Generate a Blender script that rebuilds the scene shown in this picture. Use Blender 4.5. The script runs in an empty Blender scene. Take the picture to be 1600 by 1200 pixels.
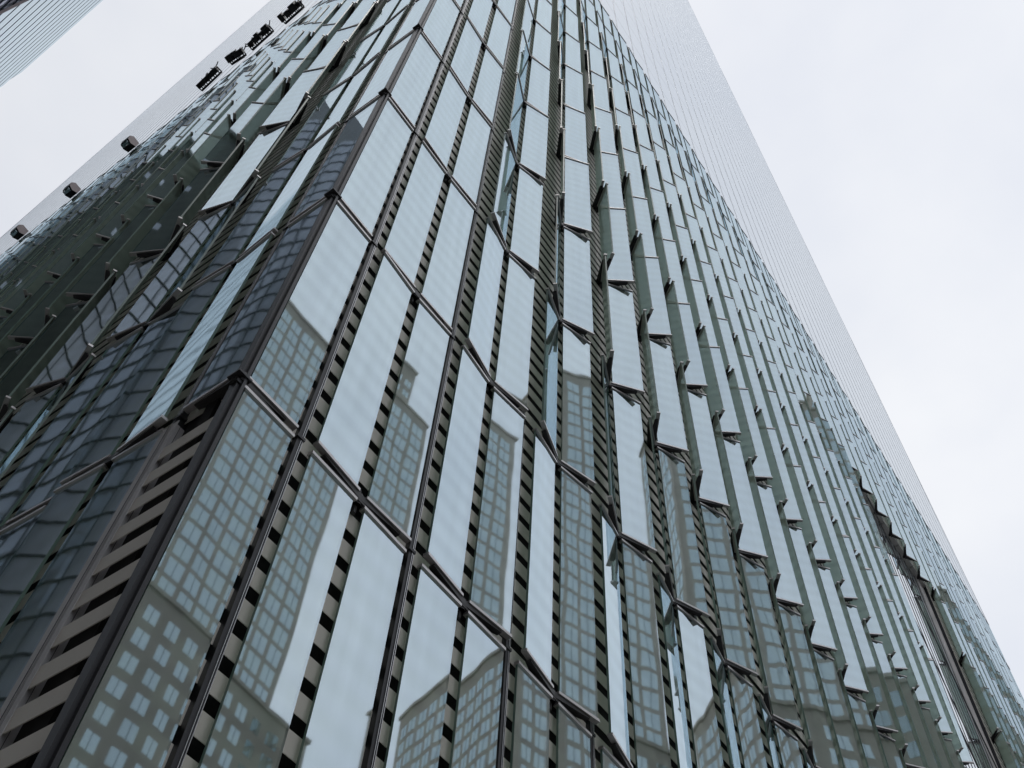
import bpy, math, random
from mathutils import Vector, Matrix, Euler
random.seed(7)
sc = bpy.context.scene
C = sc.collection

# ------------------------------------------------------------------ camera
H = 4.064                      # height of one row of glass fins
Z0 = 8.69                      # height of the row line nearest the bottom of the picture
cam_d = bpy.data.cameras.new("camera")
cam = bpy.data.objects.new("camera", cam_d); C.objects.link(cam); sc.camera = cam
cam.location = (-0.552812587*H, -1.19735663*H, Z0-1.74464532*H)
cam.rotation_euler = (2.56358936, -0.0471471669, -0.956232031)
cam_d.sensor_width = 36.0
cam_d.lens = 1.55621712*1000/1600*36.0
cam_d.clip_start = 0.05; cam_d.clip_end = 6000

# ------------------------------------------------------------------ sky, sun, exposure
SUN_EL, SUN_ROT = math.radians(82), math.radians(222)
w = bpy.data.worlds.new("World"); sc.world = w; w.use_nodes = True
nt = w.node_tree; nt.nodes.clear()
N = nt.nodes.new; Lk = nt.links.new
out = N("ShaderNodeOutputWorld"); bg = N("ShaderNodeBackground"); bg.inputs[1].default_value = 0.1
sky = N("ShaderNodeTexSky"); sky.sky_type = 'NISHITA'; sky.sun_disc = False
sky.sun_elevation = SUN_EL; sky.sun_rotation = SUN_ROT; sky.dust_density = 3.0
tc = N("ShaderNodeTexCoord")
mp = N("ShaderNodeMapping"); mp.inputs['Scale'].default_value = (1, 1, 1.6)
nz = N("ShaderNodeTexNoise"); nz.inputs['Scale'].default_value = 2.2; nz.inputs['Detail'].default_value = 5; nz.inputs['Roughness'].default_value = 0.5
cr = N("ShaderNodeValToRGB")
cr.color_ramp.elements[0].position = 0.30; cr.color_ramp.elements[0].color = (7.2, 7.6, 8.5, 1)
cr.color_ramp.elements[1].position = 0.68; cr.color_ramp.elements[1].color = (9.2, 9.35, 9.65, 1)
# overcast deck: a little brighter towards the hidden sun
dt = N("ShaderNodeVectorMath"); dt.operation = 'DOT_PRODUCT'; dt.inputs[1].default_value = (0.72, -0.45, 0.53)
mr = N("ShaderNodeMapRange"); mr.inputs[1].default_value = -0.2; mr.inputs[2].default_value = 1.0; mr.inputs[3].default_value = 0.90; mr.inputs[4].default_value = 1.07
sm = N("ShaderNodeVectorMath"); sm.operation = 'SCALE'
mx = N("ShaderNodeMix"); mx.data_type = 'RGBA'; mx.inputs[0].default_value = 0.94
Lk(tc.outputs['Generated'], mp.inputs[0]); Lk(mp.outputs[0], nz.inputs[0]); Lk(nz.outputs[0], cr.inputs[0])
Lk(tc.outputs['Generated'], dt.inputs[0]); Lk(dt.outputs['Value'], mr.inputs[0])
Lk(cr.outputs[0], sm.inputs[0]); Lk(mr.outputs[0], sm.inputs['Scale'])
Lk(sky.outputs[0], mx.inputs[6]); Lk(sm.outputs[0], mx.inputs[7]); Lk(mx.outputs[2], bg.inputs[0]); Lk(bg.outputs[0], out.inputs[0])
sd = bpy.data.lights.new("sun", 'SUN'); sd.energy = 0.5; sd.angle = math.radians(20); sd.color = (1, .97, .93)
so = bpy.data.objects.new("sun", sd); C.objects.link(so)
sdir = Vector((-0.09, -0.10, 0.99)).normalized(); so.rotation_euler = sdir.to_track_quat('Z', 'Y').to_euler()
sc.view_settings.view_transform = 'Standard'; sc.view_settings.look = 'None'
sc.view_settings.exposure = 0.0; sc.view_settings.gamma = 1.0
sc.cycles.max_bounces = 10; sc.cycles.transparent_max_bounces = 16; sc.cycles.glossy_bounces = 6

# ------------------------------------------------------------------ materials
def mat(name):
    m = bpy.data.materials.new(name); m.use_nodes = True
    m.node_tree.nodes.clear()
    o = m.node_tree.nodes.new("ShaderNodeOutputMaterial")
    return m, m.node_tree.nodes.new, m.node_tree.links.new, o

def simple(name, col, rough=0.6, metal=0.0, var=0.12, scale=1.5, bump=0.0):
    m, N, L, o = mat(name)
    p = N("ShaderNodeBsdfPrincipled"); p.inputs['Roughness'].default_value = rough; p.inputs['Metallic'].default_value = metal
    t = N("ShaderNodeTexCoord"); n = N("ShaderNodeTexNoise"); n.inputs['Scale'].default_value = scale; n.inputs['Detail'].default_value = 6
    r = N("ShaderNodeMapRange"); r.inputs[1].default_value = .3; r.inputs[2].default_value = .7; r.inputs[3].default_value = 1-var; r.inputs[4].default_value = 1+var
    s = N("ShaderNodeVectorMath"); s.operation = 'SCALE'; s.inputs[0].default_value = col
    L(t.outputs['Object'], n.inputs[0]); L(n.outputs[0], r.inputs[0]); L(r.outputs[0], s.inputs['Scale']); L(s.outputs[0], p.inputs['Base Color'])
    if bump:
        b = N("ShaderNodeBump"); b.inputs['Strength'].default_value = bump; b.inputs['Distance'].default_value = .02
        L(n.outputs[0], b.inputs['Height']); L(b.outputs[0], p.inputs['Normal'])
    L(p.outputs[0], o.inputs[0]); return m

def mirror_glass(name, tint, base_fac, top_fac, body, trans, trans_mix, transl=0.0, streak=False, warp=0.0, wscale=0.5, rough=0.008, joints=None, power=3.0):
    """coated glass: glossy reflection that grows at grazing angles over a part see-through, part milky body"""
    m, N, L, o = mat(name)
    g = N("ShaderNodeBsdfGlossy"); g.inputs['Color'].default_value = (*tint, 1); g.inputs['Roughness'].default_value = rough
    d = N("ShaderNodeBsdfDiffuse"); d.inputs['Color'].default_value = (*body, 1)
    tr = N("ShaderNodeBsdfTransparent"); tr.inputs['Color'].default_value = (*trans, 1)
    bm = N("ShaderNodeMixShader"); bm.inputs[0].default_value = trans_mix
    if transl:
        tl = N("ShaderNodeBsdfTranslucent"); tl.inputs['Color'].default_value = (*body, 1)
        tm = N("ShaderNodeMixShader"); tm.inputs[0].default_value = transl
        L(d.outputs[0], tm.inputs[1]); L(tl.outputs[0], tm.inputs[2]); L(tm.outputs[0], bm.inputs[1])
    else: L(d.outputs[0], bm.inputs[1])
    L(tr.outputs[0], bm.inputs[2])
    lw = N("ShaderNodeLayerWeight"); lw.inputs[0].default_value = 0.5
    pw = N("ShaderNodeMath"); pw.operation = 'POWER'; pw.inputs[1].default_value = power
    L(lw.outputs['Facing'], pw.inputs[0])
    mr = N("ShaderNodeMapRange"); mr.inputs[3].default_value = base_fac; mr.inputs[4].default_value = top_fac
    L(pw.outputs[0], mr.inputs[0])
    ms = N("ShaderNodeMixShader")
    fac = mr.outputs[0]
    t = N("ShaderNodeTexCoord")
    if joints:
        sx = N("ShaderNodeSeparateXYZ"); L(t.outputs['Object'], sx.inputs[0])
        a = N("ShaderNodeMath"); a.operation = 'DIVIDE'; a.inputs[1].default_value = joints[0]; L(sx.outputs[2], a.inputs[0])
        b = N("ShaderNodeMath"); b.operation = 'FRACT'; L(a.outputs[0], b.inputs[0])
        c = N("ShaderNodeMath"); c.operation = 'GREATER_THAN'; c.inputs[1].default_value = joints[1]; L(b.outputs[0], c.inputs[0])
        e = N("ShaderNodeMath"); e.operation = 'MULTIPLY'; L(fac, e.inputs[0])
        f = N("ShaderNodeMapRange"); f.inputs[3].default_value = joints[2]; f.inputs[4].default_value = 1.0; L(c.outputs[0], f.inputs[0]); L(f.outputs[0], e.inputs[1])
        fac = e.outputs[0]
    if streak:   # faint vertical grime that thins the reflection here and there
        g2 = N("ShaderNodeNewGeometry"); m2 = N("ShaderNodeMapping"); m2.inputs['Scale'].default_value = (5, 5, .35); L(g2.outputs['Position'], m2.inputs[0])
        n2 = N("ShaderNodeTexNoise"); n2.inputs['Scale'].default_value = 1.6; n2.inputs['Detail'].default_value = 4; L(m2.outputs[0], n2.inputs[0])
        r2 = N("ShaderNodeMapRange"); r2.inputs[1].default_value = .3; r2.inputs[2].default_value = .75; r2.inputs[3].default_value = 1.03; r2.inputs[4].default_value = .92; L(n2.outputs[0], r2.inputs[0])
        e2 = N("ShaderNodeMath"); e2.operation = 'MULTIPLY'; L(fac, e2.inputs[0]); L(r2.outputs[0], e2.inputs[1])
        # louvres showing faintly through the pane, painted as bands in the reflection strength
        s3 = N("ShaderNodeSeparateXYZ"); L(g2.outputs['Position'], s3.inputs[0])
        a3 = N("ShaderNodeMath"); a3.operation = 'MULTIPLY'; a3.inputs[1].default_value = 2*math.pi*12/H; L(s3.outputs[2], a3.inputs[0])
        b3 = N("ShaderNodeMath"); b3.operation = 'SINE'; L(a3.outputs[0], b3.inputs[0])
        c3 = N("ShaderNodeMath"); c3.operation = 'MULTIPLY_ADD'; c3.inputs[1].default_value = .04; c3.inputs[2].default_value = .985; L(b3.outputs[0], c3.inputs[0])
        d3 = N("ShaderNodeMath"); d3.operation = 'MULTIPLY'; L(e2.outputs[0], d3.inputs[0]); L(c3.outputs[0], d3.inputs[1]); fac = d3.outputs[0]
    L(fac, ms.inputs[0]); L(bm.outputs[0], ms.inputs[1]); L(g.outputs[0], ms.inputs[2])
    if warp:
        oi = N("ShaderNodeObjectInfo"); ad = N("ShaderNodeVectorMath"); ad.operation = 'ADD'
        mp = N("ShaderNodeMapping"); mp.inputs['Scale'].default_value = (1.3, 1.3, 0.55)
        geo = N("ShaderNodeNewGeometry")
        L(geo.outputs['Position'], mp.inputs[0])
        n = N("ShaderNodeTexNoise"); n.inputs['Scale'].default_value = wscale; n.inputs['Detail'].default_value = 1.5
        L(mp.outputs[0], n.inputs[0])
        b = N("ShaderNodeBump"); b.inputs['Strength'].default_value = 1.0; b.inputs['Distance'].default_value = warp
        L(n.outputs[0], b.inputs['Height']); L(b.outputs[0], g.inputs['Normal'])
    L(ms.outputs[0], o.inputs[0]); return m

M = {}
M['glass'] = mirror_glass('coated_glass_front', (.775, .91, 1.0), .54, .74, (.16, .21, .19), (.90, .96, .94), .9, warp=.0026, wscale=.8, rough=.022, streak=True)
M['glass_back'] = mirror_glass('glass_inner_face', (.80, .90, .85), .06, .40, (.82, .90, .76), (.84, .92, .87), .48, transl=.6, rough=.06)
M['edge'] = simple('cut_glass_edge', (.17, .26, .22), .3)
M['steel'] = simple('brushed_steel', (.34, .33, .33), .33, .85, .1)
M['steel_lit'] = simple('satin_aluminium', (.62, .60, .60), .35, .75, .08)
M['dark'] = simple('dark_anodised_metal', (.055, .055, .058), .45, .4)
M['slat'] = simple('warm_grey_louvre_metal', (.72, .69, .63), .5, .1, .05, 3)
M['cover'] = simple('grey_cover_plate', (.58, .57, .58), .5, .2)
M['steel_pale'] = simple('pale_metal_panel', (.78, .76, .76), .4, .5)
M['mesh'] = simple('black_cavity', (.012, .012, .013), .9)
M['post'] = simple('charcoal_mullion_metal', (.05, .051, .057), .4, .5)
M['rib'] = simple('polished_trim', (.6, .6, .62), .25, .9)
M['tower'] = mirror_glass('tower_glass', (.86, .895, .925), .60, .90, (.20, .24, .27), (.6, .65, .7), .0, joints=(H, .045, .80), power=2.0)
M['tower_mull'] = simple('tower_mullion_metal', (.80, .82, .86), .4, .1)
M['stone'] = simple('taupe_masonry', (.54, .475, .395), .85, 0, .12, .25)
M['stone_lo'] = simple('dark_taupe_masonry', (.47, .41, .335), .85, 0, .12, .25)
M['pane'] = mirror_glass('city_window_glass', (.85, .97, 1.0), .50, .9, (.12, .16, .16), (1, 1, 1), 0)
M['darkwall'] = simple('dark_green_cladding', (.028, .036, .031), .6, 0, .2, .3)
M['asphalt'] = simple('asphalt', (.05, .05, .052), .9, 0, .2, 2)
M['paving'] = simple('concrete_paving', (.28, .27, .25), .85, 0, .12, 1.5)
M['lilac'] = mirror_glass('office_curtain_glass', (.78, .80, .90), .10, .5, (.90, .90, .97), (1, 1, 1), 0)
M['bluegl'] = mirror_glass('dark_blue_glass', (.6, .72, .85), .12, .40, (.055, .08, .10), (1, 1, 1), 0)
M['soffit'] = simple('silver_soffit_slat', (.66, .73, .76), .5, .1, .03, .3)
M['silver'] = mirror_glass('silver_band_glass', (.80, .89, .93), .25, .97, (.33, .38, .42), (1, 1, 1), 0, power=2.0)
M['line'] = simple('soffit_joint', (.12, .13, .15), .7)
M['pink'] = simple('rose_grey_panel', (.50, .42, .42), .5, .1)

# ------------------------------------------------------------------ helpers
class MB:
    def __init__(s): s.v = []; s.f = []; s.m = []
    def quad(s, a, b, c, d, mi=0):
        n = len(s.v); s.v += [tuple(a), tuple(b), tuple(c), tuple(d)]; s.f.append((n, n+1, n+2, n+3)); s.m.append(mi)
    def poly(s, pts, mi=0):
        n = len(s.v); s.v += [tuple(p) for p in pts]; s.f.append(tuple(range(n, n+len(pts)))); s.m.append(mi)
    def hexa(s, p, mi=0):
        """8 corners: bottom 0-3 counter-clockwise, top 4-7"""
        n = len(s.v); s.v += [tuple(q) for q in p]
        mis = mi if isinstance(mi, (list, tuple)) else [mi]*6
        for k, f in enumerate(((0, 3, 2, 1), (4, 5, 6, 7), (0, 1, 5, 4), (1, 2, 6, 5), (2, 3, 7, 6), (3, 0, 4, 7))):
            s.f.append(tuple(n+i for i in f)); s.m.append(mis[k])
    def box(s, x0, x1, y0, y1, z0, z1, mi=0):   # faces: bottom, top, -y, +x, +y, -x
        s.hexa([(x0, y0, z0), (x1, y0, z0), (x1, y1, z0), (x0, y1, z0), (x0, y0, z1), (x1, y0, z1), (x1, y1, z1), (x0, y1, z1)], mi)
    def bar(s, a, b, r, mi=0, n=6, r2=None):
        a = Vector(a); b = Vector(b); d = (b-a).normalized(); r2 = r if r2 is None else r2
        u = d.cross(Vector((0, 0, 1)));
        if u.length < 1e-3: u = Vector((1, 0, 0))
        u.normalize(); v = d.cross(u); k = len(s.v)
        for p, rr in ((a, r), (b, r2)):
            for i in range(n):
                t = 2*math.pi*i/n; s.v.append(tuple(p+u*rr*math.cos(t)+v*rr*math.sin(t)))
        for i in range(n):
            j = (i+1) % n; s.f.append((k+i, k+j, k+n+j, k+n+i)); s.m.append(mi)
        s.f.append(tuple(k+i for i in range(n-1, -1, -1))); s.m.append(mi)
        s.f.append(tuple(k+n+i for i in range(n))); s.m.append(mi)
    def add(s, o, T=None, mi0=0):
        n = len(s.v); flip = T is not None and T.to_3x3().determinant() < 0
        s.v += [tuple(T @ Vector(p)) if T is not None else p for p in o.v]
        s.f += [tuple(n+i for i in (f[::-1] if flip else f)) for f in o.f]; s.m += [m+mi0 for m in o.m]
    def mesh(s, name, mats):
        me = bpy.data.meshes.new(name); me.from_pydata(s.v, [], s.f)
        for k in mats: me.materials.append(M[k])
        me.polygons.foreach_set('material_index', s.m); me.update(); return me
    def build(s, name, mats, parent=None, bevel=0):
        o = bpy.data.objects.new(name, s.mesh(name, mats)); C.objects.link(o)
        if parent is not None: o.parent = parent
        if bevel:
            b = o.modifiers.new('bevel', 'BEVEL'); b.width = bevel; b.segments = 2; b.limit_method = 'ANGLE'
        return o

def thing(name, label, cat, loc=(0, 0, 0), rz=0, group=None):
    o = bpy.data.objects.new(name, None); C.objects.link(o); o.empty_display_size = .3
    o.location = loc; o.rotation_euler = (0, 0, rz); o['label'] = label; o['category'] = cat
    if group: o['group'] = group
    return o
def link_mesh(name, me, parent, T=None):
    o = bpy.data.objects.new(name, me); C.objects.link(o); o.parent = parent
    if T is not None: o.matrix_local = T
    return o

# ------------------------------------------------------------------ ground
g = MB(); g.box(-1500, 1500, -1500, 1500, -1.0, -.15); o = g.build('road', ['asphalt']); o['kind'] = 'structure'
g = MB(); g.box(-9, 75, -9, 75, -.148, 0); o = g.build('pavement', ['paving']); o['kind'] = 'structure'

# ------------------------------------------------------------------ the tall tower
SM = 0.396157008*H            # spacing of the fin hinges
NK = 37; LW = NK*SM           # side of the square podium
ROWS = 11; ZT = Z0+ROWS*H     # top of the fin-clad podium
tower = thing('skyscraper', 'soaring glass skyscraper whose lower floors are clad in angled glass fins', 'skyscraper')
BANDS = range(-2, ROWS)
def rowz(r): return Z0+r*H
BTH = {-2: 3, -1: 1, 0: 11, 1: 23, 2: 38, 3: 53, 4: 45, 5: 37, 6: 29, 7: 22, 8: 15, 9: 8, 10: 3}
RAMP = {0: 0.0, 1: .06, 2: .44, 3: .73}
def theta(k, b, side, face):
    r = RAMP.get(k, 1.0)
    if NK-k in RAMP: r = RAMP[NK-k]
    t = BTH[b]*r
    if face == 'L' and k == 1: t = 3.2 if side < 0 else 3.6
    if face == 'R' and side > 0 and b == 0 and k in (1, 2, 3, 4): return math.radians((1.7, 6.3, 10.5, 13.0)[k-1])
    if face == 'R' and k == 1 and b in (-1, 0):
        return math.radians({(0, -1): 4.2, (-1, -1): 1.7, (-1, 1): -1.5}.get((b, side), 0))
    if face == 'L' and k == 1 and b < 0 and side < 0: t = -2.0
    if face == 'L' and k == 2 and b <= 0: t = -3.0 if side < 0 else 5.0
    return math.radians(t+random.uniform(-.5, .5))
ENT = range(17, 23); ENT_TOP = 7     # columns and rows taken by the entrance wall on the right face
def skip(face, k, b): return (face == 'R' and k in ENT and b < ENT_TOP)

# fin template, local frame: hinge on z axis, wing towards +x, outside is -y, z from 0 to H
WG = .685
def fin_parts(mir):
    s = -1 if mir else 1
    T = Matrix.Diagonal((s, 1, 1, 1))
    p = MB(); p.box(.085, WG, -.014, .014, .085, H-.085, [2, 2, 0, 2, 1, 2])
    pane = MB(); pane.add(p, T)
    def arm(z0, up):
        a = MB(); q = 1 if up else -1
        # edge rail clamped on the glass
        a.box(.055, WG+.012, -.034, .034, min(z0, z0+q*.035), max(z0, z0+q*.035), 1)
        # cantilever arm, deep at the hinge and thin at the tip, on the inner side
        zz = z0+q*.035
        lo, hi = (zz, zz+.075) if up else (zz-.075, zz)
        tip0, tip1 = (zz+.002, zz+.026) if up else (zz-.026, zz-.002)
        pts = [(.0, -.024, lo), (.56, -.014, tip0), (.56, .05, tip0), (.0, .13, lo), (.0, -.024, hi), (.56, -.014, tip1), (.56, .05, tip1), (.0, .13, hi)]
        a.hexa(pts, 0)
        a.bar((0, .03, lo-.02), (0, .03, hi+.02), .05, 0, 8)
        r = MB(); r.add(a, T); return r
    return pane, arm(.05+.035, False), arm(H-.085, True)
TPL = {}
for mir in (False, True):
    pn, a0, a1 = fin_parts(mir)
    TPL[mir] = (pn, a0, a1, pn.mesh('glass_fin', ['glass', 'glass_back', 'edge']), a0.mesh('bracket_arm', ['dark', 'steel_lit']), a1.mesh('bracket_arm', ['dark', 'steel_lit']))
def fin_matrix(face, k, b, side):
    th = theta(k, b, side, face)
    if face == 'R':
        mir = side < 0
        rz = -th if not mir else th
        loc = (k*SM, 0, rowz(b))
    else:     # left face: plane x=0, outside -x, wings run along y
        mir = side > 0
        rz = -math.pi/2 + (th if mir else -th)
        loc = (0, k*SM, rowz(b))
    return Matrix.Translation(loc) @ Matrix.Rotation(rz, 4, 'Z'), mir
# decide which fins show largest in the photograph
camM = Matrix.Translation(cam.location) @ cam.rotation_euler.to_matrix().to_4x4(); inv = camM.inverted(); F = cam_d.lens/36*1024
def px(p):
    q = inv @ p
    if q.z > -.1: return None
    return (512+F*q.x/-q.z, 384-F*q.y/-q.z)
fins = []
for face in 'RL':
    for k in range(0, NK+1):
        for b in BANDS:
            for side in (-1, 1):
                if k == 0 and side < 0 or k == NK and side > 0: continue
                if skip(face, k, b): continue
                if face == 'L' and k == 0 and b < 0: continue      # missing corner pane: bare louvres show
                T, mir = fin_matrix(face, k, b, side)
                s = -1 if mir else 1
                ps = [px(T @ Vector((s*x, 0, z))) for x, z in ((.06, .1), (WG, .1), (WG, H-.1), (.06, H-.1))]
                area = 0
                if all(ps):
                    cl = [(min(max(a, 0), 1024), min(max(c, 0), 768)) for a, c in ps]
                    area = abs(sum(cl[i][0]*cl[(i+1) % 4][1]-cl[(i+1) % 4][0]*cl[i][1] for i in range(4)))/2
                fins.append((area, T, mir))
fins.sort(key=lambda t: -t[0])
rest_p, rest_a = MB(), MB()
for i, (area, T, mir) in enumerate(fins):
    pn, a0, a1, mp_, m0, m1 = TPL[mir]
    if i < 100:
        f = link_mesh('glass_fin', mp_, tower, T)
        link_mesh('bracket_arm', m0, f); link_mesh('bracket_arm', m1, f)
    else:
        rest_p.add(pn, T); rest_a.add(a0, T); rest_a.add(a1, T)
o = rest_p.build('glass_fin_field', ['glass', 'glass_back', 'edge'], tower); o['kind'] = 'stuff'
o['label'] = 'the many smaller glass fins stepping up the podium walls'
o2 = rest_a.build('bracket_arm_field', ['dark', 'steel_lit'], tower); o2['kind'] = 'stuff'

# face frame: (along, outwards, z) -> world
def FM(face):
    if face == 'R': return Matrix(((1, 0, 0, 0), (0, -1, 0, 0), (0, 0, 1, 0), (0, 0, 0, 1)))
    return Matrix(((0, -1, 0, 0), (1, 0, 0, 0), (0, 0, 1, 0), (0, 0, 0, 1)))
PITCH = H/12
for face in 'RL':
    T = FM(face); ls = MB(); bk = MB()
    n0, n1 = -2*12, ROWS*12
    for n in range(n0, n1):
        z = Z0+n*PITCH
        segs = [(.078, LW-.1)]
        if face == 'R' and n < ENT_TOP*12: segs = [(.078, 16.5*SM), (22.5*SM, LW-.1)]
        if face == 'L' and n < 0: segs = [(.485*SM, LW-.1)]
        for a, b in segs:
            # folded louvre blade: flat front with a lip that turns back
            lo, hi = z-.012, z+PITCH*.54
            ls.hexa([(a, -.078, lo), (b, -.078, lo), (b, -.084, lo), (a, -.084, lo), (a, -.072, hi), (b, -.072, hi), (b, -.080, hi), (a, -.080, hi)], 0)
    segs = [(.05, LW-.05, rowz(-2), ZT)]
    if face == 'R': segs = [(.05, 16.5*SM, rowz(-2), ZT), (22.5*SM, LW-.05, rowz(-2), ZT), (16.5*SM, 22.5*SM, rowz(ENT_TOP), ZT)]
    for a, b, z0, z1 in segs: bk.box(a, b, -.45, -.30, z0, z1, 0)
    m = MB(); m.add(ls, T); m.build('louvre_screen', ['slat'], tower)
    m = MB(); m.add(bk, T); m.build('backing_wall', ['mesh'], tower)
    # posts between the pairs of fins, with two bright trims and a joint collar every row
    for k in range(0, NK):
        a = (k+.485)*SM
        zb = rowz(ENT_TOP) if (face == 'R' and 17 <= k <= 21) else rowz(-2)
        p = MB(); p.box(a-.026, a+.044, -.16, -.012, zb, ZT, 0)
        p.box(a+.014, a+.020, -.012, -.004, zb, ZT, 1); p.box(a+.034, a+.040, -.012, -.004, zb, ZT, 1)
        for r in range(-1, ROWS):
            if rowz(r) > zb: p.box(a-.044, a+.054, -.10, .004, rowz(r)+.02, rowz(r)+.055, 0)
        m = MB(); m.add(p, T); m.build('mullion_post', ['post', 'rib'], tower)
    # hinge tubes
    ht = MB()
    for k in range(1, NK):
        for b in BANDS:
            if skip(face, k, b): continue
            z = rowz(b); ht.bar((k*SM, -.05, z-.16), (k*SM, -.05, z+.16), .03, 0, 6)
            ht.box(k*SM-.05, k*SM+.05, -.15, -.03, z-.03, z+.03, 0)
    m = MB(); m.add(ht, T); o = m.build('hinge_bracket', ['dark'], tower); o['kind'] = 'stuff'
    # ledge closing the top of the podium
    lg = MB(); lg.box(.05, LW-.05, -.5, -.004, ZT+.02, ZT+.16, 0)
    m = MB(); m.add(lg, T); m.build('parapet_ledge', ['steel_lit'], tower)
# near corner post
cp = MB()
cp.hexa([(-.015, -.015, rowz(-2)), (.075, -.015, rowz(-2)), (.075, .075, rowz(-2)), (-.015, .075, rowz(-2)), (-.015, -.015, ZT), (.075, -.015, ZT), (.075, .075, ZT), (-.015, .075, ZT)], 0)
cp.box(.02, .05, -.055, -.02, rowz(-2), ZT, 0)
for r in range(-1, ROWS):
    z = rowz(r); cp.box(-.07, .085, -.07, .085, z-.012, z+.012, 0)
    cp.box(-.03, .03, -.03, .03, z-.09, z-.05, 0)
cp.build('corner_post', ['post'], tower)
# flat metal strip beside the bare louvres of the left face
cb = MB()
for n in range(-24, 0):
    z = Z0+n*PITCH+.04
    if z+PITCH*.54 > Z0-.12: continue
    cb.box(.012, .020, .078, .485*SM-.05, z, z+PITCH*.54, 0)
cb.build('corner_louvre', ['slat'], tower)
cb2 = MB(); cb2.box(.004, .010, .485*SM-.06, .60*SM, rowz(-2), rowz(0)-.06, 0); cb2.box(.001, .004, .485*SM+.06, .485*SM+.068, rowz(-2), rowz(0)-.06, 1); cb2.build('cover_plate', ['cover', 'dark'], tower)
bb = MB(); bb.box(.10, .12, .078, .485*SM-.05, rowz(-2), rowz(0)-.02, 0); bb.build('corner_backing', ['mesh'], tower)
st = MB(); ya = .485*SM-.046; st.box(.015, .16, ya, ya+.006, rowz(-2), rowz(0)-.1, 0); st.box(.05, .054, ya-.002, ya, rowz(-2), rowz(0)-.1, 1)
st.build('cover_strip', ['cover', 'dark'], tower)
# base wall under the fins
bw = MB(); bw.box(.3, LW, .3, LW, 0, rowz(-2), 0); bw.build('base_wall', ['slat'], tower)

# entrance wall on the right face
ex0, ex1, ez0, ez1 = 16.5*SM, 22.5*SM, rowz(-2), rowz(ENT_TOP)
eg = MB(); eg.box(ex0, 21.9*SM, .20, .26, ez0, ez1, 0); eg.build('entrance_glass', ['tower'], tower)
n = 15
rp = MB(); rp.box(21.9*SM, ex1, .16, .26, ez0, ez1, 0)
x = 21.9*SM
while x < ex1-.05: rp.box(x, x+.05, .13, .158, ez0, ez1, 0); x += .2
rp.build('ribbed_panel', ['steel_pale'], tower)
for i in range(n+1):
    x = ex0+(21.9*SM-ex0)*i/n; f = MB(); f.box(x-.05, x+.05, .190, .1985, ez0, ez1, 0); f.build('entrance_mullion', ['dark'], tower)
sf = MB(); sf.box(ex0, ex1, -.02, .3, ez1, ez1+.06, 0); sf.build('entrance_soffit', ['steel_pale'], tower)
rv = MB(); rv.box(ex1-.03, ex1+.02, -.02, .3, ez0, ez1, 0); rv.box(ex0-.02, ex0+.03, -.02, .3, ez0, ez1, 0); rv.build('entrance_reveal', ['slat'], tower)
for (xa, za, xb, zb) in ((16.6, 5.6, 22.3, .9), (16.6, 5.5, 22.3, .8), (16.6, 3.4, 21.5, -1), (16.6, 3.3, 21.4, -1), (18.4, 7, 22.4, 3.6), (18.3, 7, 22.4, 3.5)):
    r = MB(); r.bar((xa*SM, -.01, rowz(za)), (xb*SM, -.01, rowz(zb)), .016, 0, 6); r.build('slanting_rod', ['dark'], tower)  # thin dark rods slanting in pairs across the entrance glass

# upper shaft: eight tall triangles from the square podium to a square turned 45 degrees
HT = 360.0
A = [(0, 0), (LW, 0), (LW, LW), (0, LW)]; Bp = [(LW/2, 0), (LW, LW/2), (LW/2, LW), (0, LW/2)]
z0 = ZT+.2; z1 = ZT+HT
def tri(name, pts):
    m = MB(); m.poly(pts, 0); return m.build(name, ['tower'], tower)
for i in range(4):
    j = (i+1) % 4
    tri('curtain_wall', [(*A[i], z0), (*A[j], z0), (*Bp[i], z1)])
    tri('curtain_wall', [(*A[j], z0), (*Bp[j], z1), (*Bp[i], z1)])
rf = MB(); rf.poly([(*p, z1) for p in Bp], 0); rf.build('roof', ['dark'], tower)
for face in 'RL':
    T = FM(face)
    for k in range(1, NK):
        a = k*SM; hh = HT*(1-abs(a-LW/2)/(LW/2))
        if hh < 1: continue
        m = MB(); m.box(a-.03, a+.03, .0, .010, z0, z0+hh-.3, 0); q = MB(); q.add(m, T); q.build('window_mullion', ['tower_mull'], tower)
    e = MB()
    for sgn in (-1, 1):
        a0 = LW/2+sgn*LW/2; e.bar((a0, -.03, z0), (LW/2, -.03, z1), .05, 0, 6)
    q = MB(); q.add(e, T); q.build('edge_trim', ['tower_mull'], tower)

# ------------------------------------------------------------------ fixtures on the left face near the podium top
def floodlight(y, label, z):
    t = thing('floodlight', label, 'floodlight', (-.10, y, z), 0, 'floodlights along the top of the left wall')
    b = MB()   # hood: six-sided box with a slanted underside
    prof = [(0.0, -.10), (0, .62), (-.62, .72), (-.86, .34), (-.80, -.12), (-.42, -.34)]
    n = len(prof); y0, y1 = -.42, .42
    b.poly([(p[0], y0, p[1]) for p in prof], 1); b.poly([(p[0], y1, p[1]) for p in prof[::-1]], 0)
    for i in range(n):
        p, q = prof[i], prof[(i+1) % n]
        b.quad((p[0], y0, p[1]), (p[0], y1, p[1]), (q[0], y1, q[1]), (q[0], y0, q[1]), 0)
    b.build('hood', ['dark', 'pink'], t, .015)
    m = MB(); m.bar((.05, -.2, .1), (.35, -.2, -.1), .04, 0); m.bar((.05, .2, .1), (.35, .2, -.1), .04, 0); m.build('bracket', ['steel'], t)
    t.scale = (.72, .72, .72)
    l = MB(); l.box(-.74, -.46, -.34, .34, -.385, -.345, 0); l.build('lens', ['pane'], t)
floodlight(25.1, 'dark boxy floodlight nearest the clamped rigs, first of the three along the wall', rowz(11)-.1)
floodlight(29.9, 'dark boxy floodlight in the middle of the row of three', rowz(11)-.1)
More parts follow.
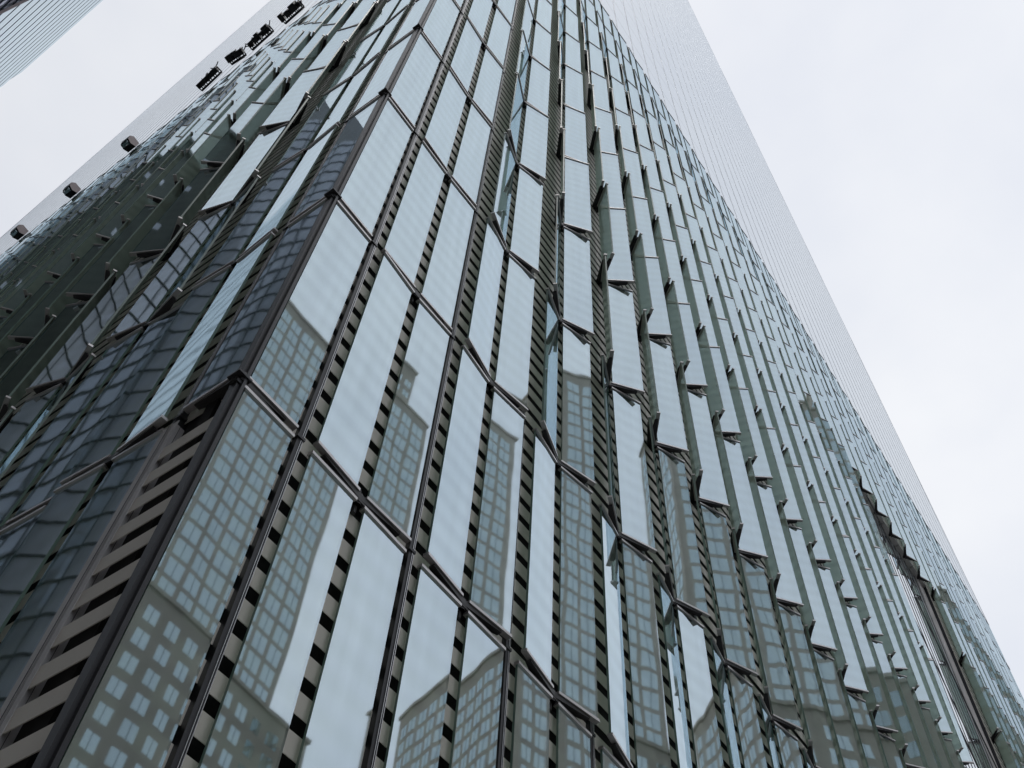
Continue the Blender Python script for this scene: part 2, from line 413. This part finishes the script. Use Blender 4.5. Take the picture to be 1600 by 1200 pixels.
floodlight(34.5, 'dark boxy floodlight farthest down the wall, at the left edge of the photo', rowz(11)-.1)
def rig(y, ln, label, seed):
    rnd = random.Random(seed)
    t = thing('maintenance_rig', label, 'rig', (-.38, y, rowz(11)+.1), rnd.uniform(-.1, .1), 'dark rigs clamped along the top of the left wall')
    f = MB()
    for dx in (-.24, .10):
        for dz in (-.2, .12):
            f.bar((dx, -ln/2, dz), (dx, ln/2, dz), .055, 0, 6)
    k = int(ln/.35)
    for i in range(k+1):
        yy = -ln/2+ln*i/k
        f.bar((-.24, yy, -.2), (.10, yy, -.2), .035, 0, 5); f.bar((-.24, yy, .12), (.10, yy, .12), .035, 0, 5)
        f.bar((-.24, yy, -.2), (-.24, yy, .12), .035, 0, 5)
        if i < k: f.bar((-.24, yy, -.2), (-.24, yy+ln/k, .12), .03, 0, 5)
    for i in range(12):
        y0 = rnd.uniform(-ln/2, ln/2); f.bar((rnd.uniform(-.2, .1), y0, rnd.uniform(-.2, .1)), (rnd.uniform(-.45, -.2), y0+rnd.uniform(-.5, .5), rnd.uniform(-.1, .45)), .028, 0, 5)
    f.build('truss_frame', ['dark'], t)
    for i in range(5):
        yy = -ln/2+ln*(i+.5)/5+rnd.uniform(-.08, .08); h = rnd.uniform(.10, .2)
        c = MB(); c.box(-.30+rnd.uniform(-.12, .05), -.02, yy-h, yy+h, -.2+rnd.uniform(-.1, .1), .02+rnd.uniform(0, .2), 0)
        c.build('equipment_case', ['dark'], t, .02)
rig(18.9, 1.45, 'long dark rig lowest along the wall, beside the first floodlight', 1)
rig(16.9, .85, 'short dark rig second from the floodlights, close under the longest one', 2)
rig(15.2, 1.45, 'dark rig with loose cables third from the floodlights', 3)
rig(13.0, 1.25, 'dark rig highest up in the photo, farthest from the floodlights', 4)

# small fitting near the bottom of the right wall
t = thing('wall_light', 'small grey box fitting with a ribbed round underside low on the right wall', 'wall light', (4.70*SM, -.70, rowz(.075)), math.radians(20)); t.scale = (.6, .6, .6)
m = MB(); m.box(-.17, .17, -.13, .70, -.03, .07, 0); m.build('housing', ['slat'], t, .01)
m = MB()
for i in range(18):
    a = 2*math.pi*i/18; m.bar((.105*math.cos(a), .02+.105*math.sin(a), -.30), (.105*math.cos(a), .02+.105*math.sin(a), -.03), .017, 0, 6)
m.bar((0, .02, -.29), (0, .02, -.032), .1, 0, 20); m.build('diffuser', ['pink'], t)

# ------------------------------------------------------------------ the neighbour seen at the top left, and mirrored in the left face
nb = thing('office_tower', 'neighbouring office tower with silver banded walls in the top left corner', 'office tower')
XW, YA, YB, YC, ZLO, ZHI = -10.25, 22.5, 31.0, 58.5, 79.0, 101.6
b = MB(); R_ = 4.0
prof = [(XW-.15, YB)] + [(XW-.15-R_+R_*math.cos(math.radians(a)), YA+R_-R_*math.sin(math.radians(a))) for a in range(0, 91, 10)] + [(-18, YA), (-18, YB)]
n = len(prof)
for i in range(n):
    p, q = prof[i], prof[(i+1) % n]; b.quad((*q, 0), (*p, 0), (*p, ZLO), (*q, ZLO), 0)
b.poly([(*p, ZLO) for p in prof[::-1]], 1)
b.build('glass_wing', ['lilac', 'dark'], nb)
def band_ring(z, h, t, pr):
    for i in range(len(pr)-1):
        p, q = Vector((*pr[i], z)), Vector((*pr[i+1], z))
        d = (q-p).normalized(); nr = Vector((-d.y, d.x, 0))*-t; u = Vector((0, 0, h))
        nr = -nr if (p+nr-Vector((-20, 40, z))).length < (p-Vector((-20, 40, z))).length else nr
        f.hexa([p, q, q+nr, p+nr, p+u, q+u, q+nr+u, p+nr+u], 0)
for kf in range(42):
    z = 2+kf*1.9
    if z > ZLO-.3: break
    f = MB(); band_ring(z, .09, .07, prof[:-1]); f.build('floor_band', ['line'], nb)
mm = MB()
yy = YA+R_
while yy < YB: mm.box(XW-.15, XW-.11, yy-.03, yy+.03, 0, ZLO, 0); yy += 1.4
for a in range(15, 90, 20):
    ca, sa = math.cos(math.radians(a)), math.sin(math.radians(a)); cx, cy = XW-.15-R_+(R_+.01)*ca, YA+R_-(R_+.01)*sa
    mm.box(cx-.03, cx+.03, cy-.03, cy+.03, 0, ZLO, 0)
xx = XW-R_
while xx > -18: mm.box(xx-.03, xx+.03, YA-.04, YA, 0, ZLO, 0); xx -= 1.4
mm.build('wing_mullion', ['line'], nb)['kind'] = 'stuff'
# silver wall: shallow horizontal bands with a dark joint under each; its far end steps down
b = MB(); b.box(-24, XW-.16, YB+.01, YC-.6, 0, ZHI-.2, 0); b.build('core_wall', ['line'], nb)
b = MB(); pit = 2.4; i = 0; z = ZHI
while z > 2:
    ye = YC+(-1.9, -.8, -.3)[i] if i < 3 else YC+min(.35*(i-3), 6)
    b.box(XW-.16, XW, YB+.02, ye, z-pit+.42, z, 0); z -= pit; i += 1
b.build('silver_band', ['silver'], nb)
b = MB(); b.box(XW-.1, XW+.05, YB-.02, YB+.10, ZLO-20, ZLO, 0); b.build('end_trim', ['pink'], nb)

# ------------------------------------------------------------------ buildings across the streets (seen in the reflections)
def grid_block(name, label, x0, x1, y0, y1, z0, z1, faces, px_, pz, ww, wh, wall, parent=None, pane='pane', sill=.25):
    t = parent or thing(name, label, 'building')
    b = MB(); b.box(x0, x1, y0, y1, z0, z1, 0); b.box(x0-.3, x1+.3, y0-.3, y1+.3, z1, z1+.6, 0)
    b.build('wall', [wall], t)
    w_ = MB()
    for fc in faces:
        L0, L1 = (x0, x1) if fc in '+-' else (y0, y1)
        nx = int((L1-L0)/px_); off = (L1-L0-nx*px_)/2; nz_ = int((z1-z0-1)/pz)
        for i in range(nx):
            for j in range(nz_):
                a = L0+off+(i+.5)*px_; z = z0+(j+.5)*pz
                if fc == '+': # faces +y
                    w_.box(a-ww/2, a+ww/2, y1-.05, y1+.02, z-wh/2, z+wh/2, 0); w_.box(a-.03, a+.03, y1+.02, y1+.05, z-wh/2, z+wh/2, 1)
                if fc == 'W': # faces -x
                    w_.box(x0-.02, x0+.05, a-ww/2, a+ww/2, z-wh/2, z+wh/2, 0); w_.box(x0-.06, x0-.02, a-.03, a+.03, z-wh/2, z+wh/2, 1)
                if fc == 'E': # faces +x
                    w_.box(x1-.05, x1+.02, a-ww/2, a+ww/2, z-wh/2, z+wh/2, 0)
    w_.build('window', [pane, 'dark'], t)['kind'] = 'stuff'
    return t
mt = grid_block('masonry_tower', 'stepped masonry tower across the street', 36.5, 68, -100, -80, 83, 151, '+W', 3.0, 3.3, 2.35, 2.6, 'stone')
grid_block('', '', 18, 74, -102, -79.5, 0, 83, '+W', 3.1, 3.4, 1.8, 2.05, 'stone_lo', mt)
grid_block('', '', 58, 63, -98, -81, 151, 164, '+W', 2.4, 3.3, 1.5, 1.8, 'stone', mt)
bt = thing('office_block', 'wide office block with square windows turned towards the street corner', 'building')
grid_block('', '', 0, 30, -48, -14, 0, 104, '+W', 2.5, 3.0, 1.75, 2.1, 'stone', bt)
bt.location = (79, -42, 0); bt.rotation_euler = (0, 0, math.radians(17))
grid_block('dark_block', 'dark green clad block facing the left wall of the tower', -75, -34, -60, 52, 0, 91, 'E', 7.0, 8.0, 1.2, 1.0, 'darkwall', pane='lilac')
print('fins', len(fins))
